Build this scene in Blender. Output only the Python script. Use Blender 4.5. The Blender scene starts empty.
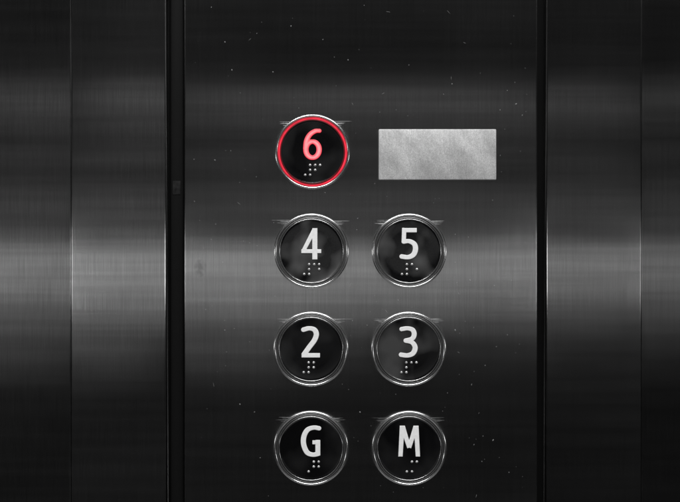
import bpy, bmesh, math, random
import numpy as np
from mathutils import Vector
random.seed(4)
S = 0.0005
scene = bpy.context.scene
COL = scene.collection
def P(px, py, d=0.0):
    return ((px-340)*S, -d*S, (251-py)*S)

# ------------------------------------------------------------------ materials
def newmat(name):
    m = bpy.data.materials.new(name); m.use_nodes = True
    nt = m.node_tree
    for n in list(nt.nodes): nt.nodes.remove(n)
    out = nt.nodes.new('ShaderNodeOutputMaterial')
    return m, nt, out
def node(nt, t, **kw):
    n = nt.nodes.new(t)
    for k, v in kw.items():
        if k in n.inputs: n.inputs[k].default_value = v
        else: setattr(n, k, v)
    return n
def pos_scaled(nt, sx, sy, sz, off=(0,0,0), roty=0):
    g = nt.nodes.new('ShaderNodeNewGeometry')
    src = g.outputs['Position']
    if roty:
        r = nt.nodes.new('ShaderNodeVectorRotate'); r.rotation_type = 'Y_AXIS'
        r.inputs['Angle'].default_value = math.radians(roty)
        nt.links.new(src, r.inputs['Vector']); src = r.outputs[0]
    mp = nt.nodes.new('ShaderNodeMapping')
    mp.inputs['Scale'].default_value = (sx, sy, sz)
    mp.inputs['Location'].default_value = off
    nt.links.new(src, mp.inputs['Vector'])
    return mp.outputs['Vector']
def noise(nt, vec, scale=1, detail=3, rough=.6):
    n = nt.nodes.new('ShaderNodeTexNoise')
    n.inputs['Scale'].default_value = scale; n.inputs['Detail'].default_value = detail
    n.inputs['Roughness'].default_value = rough
    nt.links.new(vec, n.inputs['Vector'])
    return n.outputs['Fac']
def mrange(nt, val, a, b, c, d):
    n = nt.nodes.new('ShaderNodeMapRange')
    n.inputs['From Min'].default_value = a; n.inputs['From Max'].default_value = b
    n.inputs['To Min'].default_value = c; n.inputs['To Max'].default_value = d
    nt.links.new(val, n.inputs['Value'])
    return n.outputs['Result']
def math_(nt, op, a, b):
    n = nt.nodes.new('ShaderNodeMath'); n.operation = op
    for i, v in enumerate((a, b)):
        if isinstance(v, (int, float)): n.inputs[i].default_value = v
        else: nt.links.new(v, n.inputs[i])
    return n.outputs[0]

def steel(name, base=.5, rough=.22, aniso=1.0, rough2=.36, mix2=.06, line=.13, off=(0,0,0), smudge=None):
    m, nt, out = newmat(name)
    L = nt.links
    fine = noise(nt, pos_scaled(nt, 4200, 4200, 60, off), 1, 3, .6)      # vertical brushing
    mid = noise(nt, pos_scaled(nt, 900, 900, 4, off), 1, 2, .5)
    cloud = noise(nt, pos_scaled(nt, 9, 9, 16, off), 1, 3, .5)
    wipe = noise(nt, pos_scaled(nt, 4, 4, 170, off), 1, 3, .6)           # faint wipe traces across
    f = math_(nt, 'MULTIPLY', mrange(nt, fine, .3, .7, 1-line, 1+line), mrange(nt, mid, .3, .7, .96, 1.04))
    f = math_(nt, 'MULTIPLY', f, mrange(nt, cloud, .3, .7, .82, 1.14))
    f = math_(nt, 'MULTIPLY', f, mrange(nt, wipe, .3, .7, .84, 1.14))
    if smudge:
        g = nt.nodes.new('ShaderNodeNewGeometry')
        v = nt.nodes.new('ShaderNodeVectorMath'); v.operation = 'SUBTRACT'
        v.inputs[1].default_value = smudge; L.new(g.outputs['Position'], v.inputs[0])
        v2 = nt.nodes.new('ShaderNodeVectorMath'); v2.operation = 'MULTIPLY'
        v2.inputs[1].default_value = (1.25, 0, .8); L.new(v.outputs[0], v2.inputs[0])
        v3 = nt.nodes.new('ShaderNodeVectorMath'); v3.operation = 'LENGTH'; L.new(v2.outputs[0], v3.inputs[0])
        nn = noise(nt, pos_scaled(nt, 500, 500, 500), 1, 3, .6)
        dd = math_(nt, 'ADD', v3.outputs['Value'], mrange(nt, nn, .3, .7, -.0016, .0016))
        f = math_(nt, 'MULTIPLY', f, mrange(nt, dd, .001, .0038, .7, 1))
    cc = nt.nodes.new('ShaderNodeCombineColor')
    v = math_(nt, 'MULTIPLY', f, base)
    for i in range(3): L.new(v, cc.inputs[i])
    bump = node(nt, 'ShaderNodeBump', Strength=.02, Distance=.00003)
    L.new(fine, bump.inputs['Height'])
    a = nt.nodes.new('ShaderNodeBsdfPrincipled')
    a.inputs['Metallic'].default_value = 1; a.inputs['Anisotropic'].default_value = aniso
    L.new(mrange(nt, cloud, .3, .7, rough*.92, rough*1.1), a.inputs['Roughness'])
    L.new(cc.outputs[0], a.inputs['Base Color']); L.new(bump.outputs[0], a.inputs['Normal'])
    t = node(nt, 'ShaderNodeCombineXYZ', X=1.0); L.new(t.outputs[0], a.inputs['Tangent'])
    b = nt.nodes.new('ShaderNodeBsdfPrincipled')
    b.inputs['Metallic'].default_value = 1; b.inputs['Roughness'].default_value = rough2
    b.inputs['Anisotropic'].default_value = .8
    L.new(t.outputs[0], b.inputs['Tangent']); L.new(cc.outputs[0], b.inputs['Base Color'])
    mx = node(nt, 'ShaderNodeMixShader'); mx.inputs[0].default_value = mix2
    L.new(a.outputs[0], mx.inputs[1]); L.new(b.outputs[0], mx.inputs[2]); L.new(mx.outputs[0], out.inputs[0])
    return m

def simple(name, col, rough=.4, metal=0, emit=None, estr=0, rvar=.1, cvar=.1, nscale=900, evar=.15, spec=.5, core=None):
    m, nt, out = newmat(name); L = nt.links
    a = nt.nodes.new('ShaderNodeBsdfPrincipled')
    n = noise(nt, pos_scaled(nt, nscale, nscale, nscale), 1, 4, .6)
    mixc = nt.nodes.new('ShaderNodeMix'); mixc.data_type = 'RGBA'
    mixc.inputs[6].default_value = (*[c*(1-cvar) for c in col], 1)
    mixc.inputs[7].default_value = (*[min(1, c*(1+cvar)) for c in col], 1)
    L.new(mrange(nt, n, .3, .7, 0, 1), mixc.inputs[0]); L.new(mixc.outputs[2], a.inputs['Base Color'])
    L.new(mrange(nt, n, .3, .7, max(.02, rough-rvar), rough+rvar), a.inputs['Roughness'])
    a.inputs['Metallic'].default_value = metal
    a.inputs['Specular IOR Level'].default_value = spec
    if emit:
        a.inputs['Emission Color'].default_value = (*emit, 1)
        if core:
            at = nt.nodes.new('ShaderNodeAttribute'); at.attribute_name = 'core'
            mc = nt.nodes.new('ShaderNodeMix'); mc.data_type = 'RGBA'
            mc.inputs[6].default_value = (*emit, 1); mc.inputs[7].default_value = (*core, 1)
            L.new(at.outputs['Fac'], mc.inputs[0]); L.new(mc.outputs[2], a.inputs['Emission Color'])
        n2 = noise(nt, pos_scaled(nt, 150, 150, 150, (4,2,8)), 1, 2, .5)
        L.new(mrange(nt, n2, .35, .65, estr*(1-evar), estr*(1+evar)), a.inputs['Emission Strength'])
    L.new(a.outputs[0], out.inputs[0])
    return m

M_main = steel('brushed_steel_main', .48, .21, line=.11, smudge=P(200, 268))
M_left = steel('brushed_steel_left', .55, .21, line=.18, off=(3,0,1))
M_left2 = steel('brushed_steel_outer_left', .44, .21, line=.18, off=(5,0,2))
M_right = steel('brushed_steel_right', .40, .21, line=.12, off=(7,0,3))
M_right2 = steel('brushed_steel_outer_right', .32, .23, line=.12, off=(9,0,5))
M_channel = simple('dark_channel_metal', (.007,.007,.007), .6, 0, spec=.08)
M_block = simple('dull_block_metal', (.018,.018,.018), .7, 0, spec=.1, cvar=.5, nscale=500)
M_chrome = simple('polished_bezel_metal', (.70,.70,.70), .22, 1, rvar=.01, cvar=.03, nscale=900)
M_rim = simple('dark_satin_rim_metal', (.5,.5,.5), .24, 1, rvar=.01, cvar=.03, nscale=900)
M_ring_off = simple('satin_grey_ring', (.20,.20,.20), .34, .9, rvar=.02)
M_ring_on = simple('lit_red_ring', (.12,.004,.008), .4, 0, (1.0,.04,.075), .86, evar=.25, spec=.1)
M_rim_on = simple('red_lit_rim', (.06,.004,.006), .4, 0, (1.0,.012,.03), .07, evar=.3, spec=.3)  # faint emission on the rim imitates the red ring's glow falling off
M_num = simple('white_numeral', (.88,.88,.88), .45, cvar=.07, rvar=.05, nscale=900)
M_num_on = simple('lit_pink_numeral', (.26,.10,.11), .45, emit=(1.0,.02,.05), estr=.74, evar=.3, core=(1.0,.33,.35))
M_dot = simple('pale_braille_metal', (.60,.60,.60), .28, .7, rvar=.08, cvar=.3, nscale=500)
M_dust = simple('dust', (.3,.3,.3), .9)
M_glint = simple('glint_steel', (.14,.14,.14), .42, 1, cvar=.8, nscale=700)  # for the tilted slivers that stand in for bezel glints

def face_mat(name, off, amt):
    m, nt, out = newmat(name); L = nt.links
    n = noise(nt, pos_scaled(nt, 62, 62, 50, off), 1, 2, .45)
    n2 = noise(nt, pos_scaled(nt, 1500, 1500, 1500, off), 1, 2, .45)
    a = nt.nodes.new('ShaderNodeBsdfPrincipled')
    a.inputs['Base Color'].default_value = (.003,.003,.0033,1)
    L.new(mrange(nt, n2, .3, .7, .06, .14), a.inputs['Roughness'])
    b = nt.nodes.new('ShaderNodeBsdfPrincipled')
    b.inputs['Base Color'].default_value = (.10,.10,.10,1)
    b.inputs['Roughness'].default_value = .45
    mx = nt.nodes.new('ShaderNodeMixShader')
    L.new(mrange(nt, n, .45, .68, 0, amt), mx.inputs[0])  # grey patches mixed into the colour imitate soft reflections
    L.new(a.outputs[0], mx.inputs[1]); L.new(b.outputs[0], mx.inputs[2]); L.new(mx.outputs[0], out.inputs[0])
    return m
def plate_mat():
    m, nt, out = newmat('pale_brushed_aluminium'); L = nt.links
    fine = noise(nt, pos_scaled(nt, 3600, 3600, 240), 1, 4, .7)
    grain = noise(nt, pos_scaled(nt, 2400, 2400, 2400, (3,1,4)), 1, 3, .7)
    cl = noise(nt, pos_scaled(nt, 75, 75, 32, (.9,0,2.2), roty=35), 1, 6, .7)
    f = math_(nt, 'MULTIPLY', mrange(nt, fine, .3, .7, .84, 1.12), mrange(nt, grain, .3, .7, .72, 1.26))
    f = math_(nt, 'MULTIPLY', f, mrange(nt, cl, .38, .62, .76, 1.1))
    v = math_(nt, 'MULTIPLY', f, .62)
    cc = nt.nodes.new('ShaderNodeCombineColor')
    for i in range(3): L.new(v, cc.inputs[i])
    a = nt.nodes.new('ShaderNodeBsdfPrincipled')
    a.inputs['Metallic'].default_value = .35; a.inputs['Roughness'].default_value = .46
    L.new(cc.outputs[0], a.inputs['Base Color'])
    bump = node(nt, 'ShaderNodeBump', Strength=.3, Distance=.00004); L.new(fine, bump.inputs['Height'])
    L.new(bump.outputs[0], a.inputs['Normal'])
    L.new(a.outputs[0], out.inputs[0]); return m
M_plate = plate_mat()

# ------------------------------------------------------------------ object helpers
def link(name, me, mat, parent=None, smooth=False):
    me.materials.append(mat)
    o = bpy.data.objects.new(name, me); COL.objects.link(o)
    if parent: o.parent = parent
    if smooth:
        for p in me.polygons: p.use_smooth = True
    return o
def empty(name, loc):
    o = bpy.data.objects.new(name, None); COL.objects.link(o); o.location = loc
    o.empty_display_size = .01
    return o
def box(name, x0, x1, y0, y1, d0, d1, mat, bev=1.0, parent=None, seg=3):
    bm = bmesh.new()
    bmesh.ops.create_cube(bm, size=1)
    a = P(x0, y1, d0); b = P(x1, y0, d1)
    for v in bm.verts:
        v.co = [(a[i] if v.co[i] < 0 else b[i]) if i != 1 else (a[1] if v.co[1] > 0 else b[1]) for i in range(3)]
    bmesh.ops.recalc_face_normals(bm, faces=bm.faces)
    if bev: bmesh.ops.bevel(bm, geom=list(bm.edges), offset=bev*S, segments=seg, affect='EDGES', profile=.5)
    me = bpy.data.meshes.new(name); bm.to_mesh(me); bm.free()
    o = link(name, me, mat, parent, True)
    me.set_sharp_from_angle(angle=math.radians(25))
    return o
def lathe(name, prof, mat, parent, seg=160, close=False):
    vs, fs = [], []
    n = len(prof)
    for k in range(seg):
        a = 2*math.pi*k/seg
        for r, h in prof: vs.append((r*S*math.cos(a), -h*S, r*S*math.sin(a)))
    for k in range(seg):
        k2 = (k+1) % seg
        for i in range(n-1):
            fs.append((k*n+i, k*n+i+1, k2*n+i+1, k2*n+i))
    if close: fs.append([k*n+n-1 for k in range(seg)])
    me = bpy.data.meshes.new(name); me.from_pydata(vs, [], fs)
    bm = bmesh.new(); bm.from_mesh(me); bmesh.ops.recalc_face_normals(bm, faces=bm.faces)
    fr = max(bm.faces, key=lambda f: abs(f.normal.y)*f.calc_area())
    if fr.normal.y > 0: bmesh.ops.reverse_faces(bm, faces=bm.faces)
    bm.to_mesh(me); bm.free()
    o = link(name, me, mat, parent, True)
    me.set_sharp_from_angle(angle=math.radians(50))
    return o

# ------------------------------------------------------------------ glyphs from stroke distance fields
def catmull(pts, n=14):
    p = [np.array(q, float) for q in pts]
    p = [2*p[0]-p[1]] + p + [2*p[-1]-p[-2]]
    out = []
    for i in range(1, len(p)-2):
        for k in range(n):
            t = k/n
            out.append(.5*((2*p[i])+(-p[i-1]+p[i+1])*t+(2*p[i-1]-5*p[i]+4*p[i+1]-p[i+2])*t*t+(-p[i-1]+3*p[i]-3*p[i+1]+p[i+2])*t**3))
    out.append(p[-2]); return [tuple(q) for q in out]
def ell(cx, cy, rx, ry, a0, a1, n=48):
    r = []
    for k in range(n+1):
        a = math.radians(a0+(a1-a0)*k/n)
        r.append((cx+rx*math.cos(a), cy+ry*math.sin(a)))
    return r
def sdf_stroke(X, Y, pts, w0, w1=None, closed=False, thin=.80):
    w1 = w0 if w1 is None else w1
    w0 *= .95; w1 *= .95
    best = np.full(X.shape, 1e9); n = len(pts)-1
    for i in range(n):
        ax, ay = pts[i]; bx, by = pts[i+1]
        dx, dy = bx-ax, by-ay; l = math.hypot(dx, dy)
        if l < 1e-6: continue
        t = ((X-ax)*dx+(Y-ay)*dy)/(l*l); tc = np.clip(t, 0, 1)
        k = thin+(1-thin)*abs(dy/l)
        w = (w0+(w1-w0)*(i+tc)/n)*k
        d = np.hypot(X-ax-tc*dx, Y-ay-tc*dy)-w
        perp = np.abs((X-ax)*dy-(Y-ay)*dx)/l
        if i == 0 and not closed: d = np.where(t < 0, np.maximum(perp-w, -t*l), d)
        if i == n-1 and not closed: d = np.where(t > 1, np.maximum(perp-w, (t-1)*l), d)
        best = np.minimum(best, d)
    return best
W = 2.8
GL = {
 '6': [(catmull([(7.4,13.6),(2.6,13.2),(-2.6,9.6),(-5.8,3.5),(-6.7,-4.5)]), 2.6, W, 0), (ell(0.1,-5.2,6.6,8.0,0,360), W, W, 1)],
 '4': [([(3.4,15.6),(3.4,-15.8)], 2.7, 2.7, 0), ([(3.0,14.0),(-7.9,-7.0)], 2.4, 2.1, 0), ([(-10.0,-7.6),(9.8,-7.6)], 2.6, 2.6, 0)],
 '5': [([(-5.2,13.4),(7.5,13.4)], 2.9, 2.9, 0), ([(-5.0,15.6),(-5.4,1.4)], 2.3, 2.3, 0),
       (catmull([(-6.0,1.9),(0.0,2.4),(5.0,-.4),(6.3,-5.5),(4.2,-11),(-1,-13.5),(-8.0,-12.8)]), 2.7, 2.9, 0)],
 '2': [(catmull([(-8.0,12.0),(-1.8,13.5),(3.4,12.1),(5.4,7.6),(3.4,1.6),(-1.5,-5.0),(-6.8,-12.4)]), 2.8, 2.8, 0), ([(-9.3,-13.4),(9.0,-13.4)], 2.9, 2.9, 0)],
 '3': [(catmull([(-7.6,12.6),(-1.4,13.5),(3.8,12.0),(5.5,7.6),(3.4,3.2),(-3.6,1.2)]), 2.7, 2.6, 0),
       (catmull([(-3.6,1.2),(3.4,-.6),(6.4,-5.6),(4.4,-11.2),(-1.0,-13.5),(-8.2,-12.8)]), 2.6, 2.9, 0)],
 'G': [(catmull([(8.6,12.7),(2.8,13.5),(-3.4,11.2),(-7.0,4.6),(-7.2,-3.5),(-3.8,-11.2),(1.8,-13.5),(7.6,-12.6)]), 2.7, 2.8, 0),
       ([(6.9,-14.2),(6.9,1.0)], 2.6, 2.6, 0), ([(9.3,-1.2),(1.6,-1.2)], 2.6, 2.6, 0)],
 'M': [([(-8.7,-15.6),(-7.0,15.6)], 2.3, 2.5, 0), ([(8.7,-15.6),(7.0,15.6)], 2.3, 2.5, 0),
       ([(-6.9,15.6),(0,-6.5)], 2.6, 2.2, 0), ([(6.9,15.6),(0,-6.5)], 2.6, 2.2, 0)],
}
def glyph(name, ch, mat, parent, ox, oy, base, height=.8, bev=.4, step=.24):
    xs = np.arange(-13, 13+step, step); ys = np.arange(-18, 18+step, step)
    X, Y = np.meshgrid(xs, ys, indexing='ij')
    D = np.full(X.shape, 1e9)
    for pts, a, b, c in GL[ch]: D = np.minimum(D, sdf_stroke(X, Y, pts, a, b, bool(c)))
    if ch == 'M': D = np.maximum(D, np.abs(Y)-15.4)
    if ch == '4': D = np.maximum(D, Y-15.4)
    vid, vs, fs, bnd, core = {}, [], [], {}, []
    def vert(key, x, y, d):
        if key not in vid:
            t = min(1, max(0, -d/bev)); h = height*(.6+.4*math.sqrt(1-(1-t)**2))
            vid[key] = len(vs); vs.append(((x+ox)*S, -(base+h)*S, (y+oy)*S))
            core.append(min(1, max(0, (-d-.55)/1.5)))
        return vid[key]
    nx, ny = X.shape
    inside = D < 0
    for i in range(nx-1):
        for j in range(ny-1):
            if not (inside[i,j] or inside[i+1,j] or inside[i,j+1] or inside[i+1,j+1]): continue
            cs = [(i,j),(i+1,j),(i+1,j+1),(i,j+1)]; poly = []; cut = []
            for k in range(4):
                a, b = cs[k], cs[(k+1) % 4]
                if inside[a]: poly.append(vert(a, X[a], Y[a], D[a]))
                if inside[a] != inside[b]:
                    lo, hi = min(a,b), max(a,b)
                    t = D[lo]/(D[lo]-D[hi]); t = min(.98, max(.02, t))
                    v = vert((lo,hi), X[lo]+t*(X[hi]-X[lo]), Y[lo]+t*(Y[hi]-Y[lo]), 0)
                    poly.append(v); cut.append(v)
            if len(poly) >= 3: fs.append(poly)
            if len(cut) == 2: bnd[(cut[0], cut[1])] = 1
    low = {}
    def lowv(v):
        if v not in low:
            low[v] = len(vs); x, y, z = vs[v]; vs.append((x, -(base-.15)*S, z)); core.append(0)
        return low[v]
    for a, b in list(bnd): fs.append((a, b, lowv(b), lowv(a)))
    me = bpy.data.meshes.new(name); me.from_pydata(vs, [], fs)
    bm = bmesh.new(); bm.from_mesh(me); bmesh.ops.recalc_face_normals(bm, faces=bm.faces)
    if sum(f.normal.y*f.calc_area() for f in bm.faces) > 0: bmesh.ops.reverse_faces(bm, faces=bm.faces)
    bm.to_mesh(me); bm.free()
    at = me.attributes.new('core', 'FLOAT', 'POINT'); at.data.foreach_set('value', core)
    return link(name, me, mat, parent, True)

# ------------------------------------------------------------------ the panels
def tag(o, label, cat, group=None, kind=None):
    o['label'] = label; o['category'] = cat
    if group: o['group'] = group
    if kind: o['kind'] = kind
T0, T1 = -260, 780
o = box('back_channel', -420, 1100, T0, T1, -40, -22, M_channel, 0)
tag(o, 'dark recessed backing seen in the grooves between steel panels', 'wall', kind='structure')
o = box('wall_panel', -420, 70.3, T0, T1, -21.8, -2.0, M_left2, 1.2)
tag(o, 'brushed steel wall panel at the far left edge', 'wall panel', kind='structure')
o = box('wall_panel', 71.3, 165.5, T0, T1, -21.8, 0, M_left, 1.6)
tag(o, 'narrow brushed steel strip left of the wide dark groove', 'wall panel', kind='structure')
o = box('wall_panel', 547, 641.5, T0, T1, -21.8, -1, M_right, 1.6)
tag(o, 'brushed steel strip right of the button panel', 'wall panel', kind='structure')
o = box('wall_panel', 642.3, 1100, T0, T1, -21.8, -3.5, M_right2, 1.2)
tag(o, 'dark steel wall panel at the far right edge', 'wall panel', kind='structure')
o = box('groove_trim', 167.5, 182, T0, T1, -21.8, -16, M_channel, 3)
tag(o, 'dark metal trim running down inside the wide left groove', 'trim', kind='structure')
o = box('small_block', 170.5, 178.5, 180, 194, -16.3, -15.5, M_block, .4)  # plain grey block added for the paler spot in the groove
tag(o, 'small dull grey block as a paler spot in the wide dark left groove', 'block')

cp = empty('control_panel', P(361, T1, 0))
tag(cp, 'wide brushed steel faceplate carrying the seven round buttons', 'control panel')
def reparent(o, p):
    o.parent = p; o.matrix_parent_inverse = p.matrix_basis.inverted()
o = box('faceplate', 184.5, 537, T0, T1, -21.8, 0.6, M_main, 1.6); reparent(o, cp)
FP = 0.6

o = box('blank_plate', 378.6, 496, 129.4, 180, FP, FP+2.4, M_plate, 1.0)
tag(o, 'blank pale brushed metal rectangle beside the lit 6 button', 'nameplate')

# ------------------------------------------------------------------ buttons
BR = {'#': (3,4,5,6), '^': (6,), '6': (1,2,4), '4': (1,4,5), '5': (1,5), '2': (1,2), '3': (1,4), 'G': (1,2,4,5), 'M': (1,3,4)}
def dome(name, r, h, mat, parent, x, y, base):
    vs = [(x*S, -(base+h)*S, y*S)]; fs = []; seg = 16; rings = 5
    for k in range(1, rings+1):
        a = math.pi/2*k/rings
        for s in range(seg):
            b = 2*math.pi*s/seg
            vs.append(((x+r*math.sin(a)*math.cos(b))*S, -(base+h*math.cos(a))*S, (y+r*math.sin(a)*math.sin(b))*S))
    for s in range(seg): fs.append((0, 1+s, 1+(s+1) % seg))
    for k in range(rings-1):
        for s in range(seg):
            a = 1+k*seg+s; b = 1+k*seg+(s+1) % seg
            fs.append((a, a+seg, b+seg, b))
    me = bpy.data.meshes.new(name); me.from_pydata(vs, [], fs)
    bm = bmesh.new(); bm.from_mesh(me); bmesh.ops.recalc_face_normals(bm, faces=bm.faces)
    if sum(f.normal.y for f in bm.faces) > 0: bmesh.ops.reverse_faces(bm, faces=bm.faces)
    bm.to_mesh(me); bm.free()
    return link(name, me, mat, parent, True)
btns = [('6',312.5,152,'lift button numbered 6 with glowing red ring, at the top of the panel',.12),
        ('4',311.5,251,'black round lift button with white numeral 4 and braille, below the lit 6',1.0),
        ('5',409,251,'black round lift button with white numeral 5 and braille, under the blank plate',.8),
        ('2',311,349,'black round lift button with white numeral 2 and braille, below button 4',.1),
        ('3',408.5,349,'black round lift button with white numeral 3 and braille, below button 5',.45),
        ('G',311,448,'black round lift button with white letter G and braille, bottom left',.08),
        ('M',409,448,'black round lift button with white letter M and braille, bottom right',.08)]
for bi, (ch, px, py, lab, refl) in enumerate(btns):
    t = empty('lift_button', P(px, py, FP)); tag(t, lab, 'button', 'round lift buttons')
    lit = ch == '6'
    prof = [(37.3,-.2),(37.3,1.3)]
    for k in range(9):                                   # evenly rounded crest
        a = math.pi*(k/8); prof.append((36.0+1.3*math.cos(a), 1.5+1.3*math.sin(a)))
    prof += [(34.6,1.2),(34.55,0)]
    lathe('bezel', prof, M_chrome, t)
    lathe('light_ring', [(34.2,0),(34.2,.9),(34.0,1.4),(33.6,1.6),(33.2,1.6),(32.9,1.4),(32.7,1.1),(32.65,0)] , M_ring_on if lit else M_ring_off, t)
    f = lathe('button_face', [(32.1,0),(32.1,2.0),(31.9,2.5),(31.4,2.7),(30.9,2.6),(30.4,2.3),(29.5,2.2),(20,2.2),(8,2.2),(.5,2.2)], face_mat('black_button_face', (bi*1.7,0,bi), refl), t, close=True)
    rim = lathe('face_rim', [(32.2,1.2),(32.25,2.4),(32.05,2.8),(31.7,2.95),(31.35,2.8),(31.2,2.5)], M_rim_on if lit else M_rim, f)
    g = glyph('letter' if ch in 'GM' else 'numeral', ch, M_num_on if lit else M_num, f, 0, 7.3, 2.2)
    for ci, cell in enumerate(['^' if ch in 'GM' else '#', ch]):
        for dn in BR[cell]:
            cx = -7.2 + ci*10.0 + (4.9 if dn > 3 else 0); cy = -13.3 - 4.9*((dn-1) % 3)
            dome('braille_dot', 1.45, 1.3, M_dot, f, cx, cy, 2.15)

# ------------------------------------------------------------------ glints beside the bezels, shaped as hair-fine tilted steel slivers
def glint_slivers():
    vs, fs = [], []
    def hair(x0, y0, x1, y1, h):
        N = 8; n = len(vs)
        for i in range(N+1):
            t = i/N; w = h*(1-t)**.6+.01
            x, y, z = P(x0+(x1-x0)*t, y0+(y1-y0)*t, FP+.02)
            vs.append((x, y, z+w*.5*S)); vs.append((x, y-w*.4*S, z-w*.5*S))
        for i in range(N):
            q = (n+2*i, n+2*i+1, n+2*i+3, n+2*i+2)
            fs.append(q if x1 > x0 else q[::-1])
    for bi, (ch, px, py, lab, refl) in enumerate(btns):
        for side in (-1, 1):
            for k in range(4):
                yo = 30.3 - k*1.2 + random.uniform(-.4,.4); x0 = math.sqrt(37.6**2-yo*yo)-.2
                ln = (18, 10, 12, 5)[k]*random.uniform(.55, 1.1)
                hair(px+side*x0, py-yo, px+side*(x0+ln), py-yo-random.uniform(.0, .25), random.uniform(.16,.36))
    me = bpy.data.meshes.new('glint_sliver'); me.from_pydata(vs, [], fs)
    o = link('glint_sliver', me, M_glint); reparent(o, cp); o['kind'] = 'stuff'
glint_slivers()

# ------------------------------------------------------------------ dust
def dust():
    vs, fs = [], []
    def speck(px, py, r, e=1.0, a=0):
        n = len(vs); k = 7
        for i in range(k):
            b = 2*math.pi*i/k; rr = r*random.uniform(.6, 1.2)
            u, v = rr*e*math.cos(b), rr*math.sin(b)
            vs.append(P(px+u*math.cos(a)-v*math.sin(a), py+u*math.sin(a)+v*math.cos(a), FP+.03))
        vs.append(P(px, py, FP+.03+r*.5))
        for i in range(k): fs.append((n+i, n+(i+1) % k, n+k))
    for px, py in [(225,42),(291,26),(273,72),(232,70),(348,60),(452,84),(483,436),(493,440),(240,404),(470,280),(455,330),(225,330),(215,160),(500,110),(516,104),(360,412)]:
        speck(px, py, random.uniform(.4,.65), random.uniform(1,1.8), random.uniform(0,3))
    for q in range(210):
        px = random.uniform(192, 530); py = random.uniform(5, 498)
        if any(math.hypot(px-b[1], py-b[2]) < 41 for b in btns): continue
        if 375 < px < 499 and 126 < py < 183: continue
        if q % 9 == 0: speck(px, py, .12, random.uniform(8, 22), random.uniform(0,3))
        else: speck(px, py, random.uniform(.13,.32), random.uniform(1,2.6), random.uniform(0,3))
    me = bpy.data.meshes.new('dust'); me.from_pydata(vs, [], fs)
    o = link('dust', me, M_dust); tag(o, 'tiny pale dust specks scattered over the steel faceplate', 'dust', kind='stuff')
dust()

# ------------------------------------------------------------------ camera
cam = bpy.data.cameras.new('camera'); co = bpy.data.objects.new('camera', cam); COL.objects.link(co)
co.location = (0, -.6, 0); co.rotation_euler = (math.radians(90), 0, 0)
cam.sensor_width = 36; cam.lens = 36*.6/(680*S); cam.clip_start = .01; cam.clip_end = 50
scene.camera = co

# ------------------------------------------------------------------ light
w = bpy.data.worlds.new('World'); scene.world = w; w.use_nodes = True
w.node_tree.nodes['Background'].inputs[0].default_value = (.012,.012,.0121,1)
w.node_tree.nodes['Background'].inputs[1].default_value = 1
def area(name, loc, target, sx, sy, L):
    l = bpy.data.lights.new(name, 'AREA'); l.shape = 'RECTANGLE'; l.size = sx; l.size_y = sy
    l.energy = L*sx*sy*math.pi
    o = bpy.data.objects.new(name, l); COL.objects.link(o); o.location = loc
    d = Vector(target)-Vector(loc); o.rotation_euler = d.to_track_quat('-Z', 'Y').to_euler()
    return o
def strip(x0, x1, ya, yb, L, D=1.2):
    # a strip lamp behind the viewer, whose mirror image in the steel spans picture rows ya..yb
    za, zb = (251-ya)*S*3, (251-yb)*S*3
    area('strip_lamp', ((x0+x1)/2, -D, (za+zb)/2), ((x0+x1)/2, 0, (za+zb)/2), x1-x0, za-zb, L)
area('ceiling_lamp', (0, -.8, 1.0), (0,0,0), 1.2, .25, 22)
strip(-.85, .8, 240, 285, .42)
strip(-.85, .75, 285, 322, .26)
strip(-1.0, .6, 322, 360, .12)
strip(-1.2, -.1, 360, 425, .06)
strip(-.9, .8, 150, 205, .06)
strip(-.9, .8, 105, 122, .08)
strip(-.7, .9, 62, 76, .09)
strip(-.7, .8, 10, 50, .12)
area('side_fill', (-1.1, -.45, -.03), (0,0,-.03), .5, .12, 5)  # unseen pair added to brighten the bezel sides and the band's ends
area('side_fill', (1.1, -.45, -.03), (0,0,-.03), .5, .12, 5)
area('low_fill', (0, -.8, -1.0), (0,0,0), 1.8, .7, .45)  # unseen fill added below to brighten the bezels
scene.view_settings.view_transform = 'Standard'; scene.view_settings.look = 'None'; scene.view_settings.exposure = 0
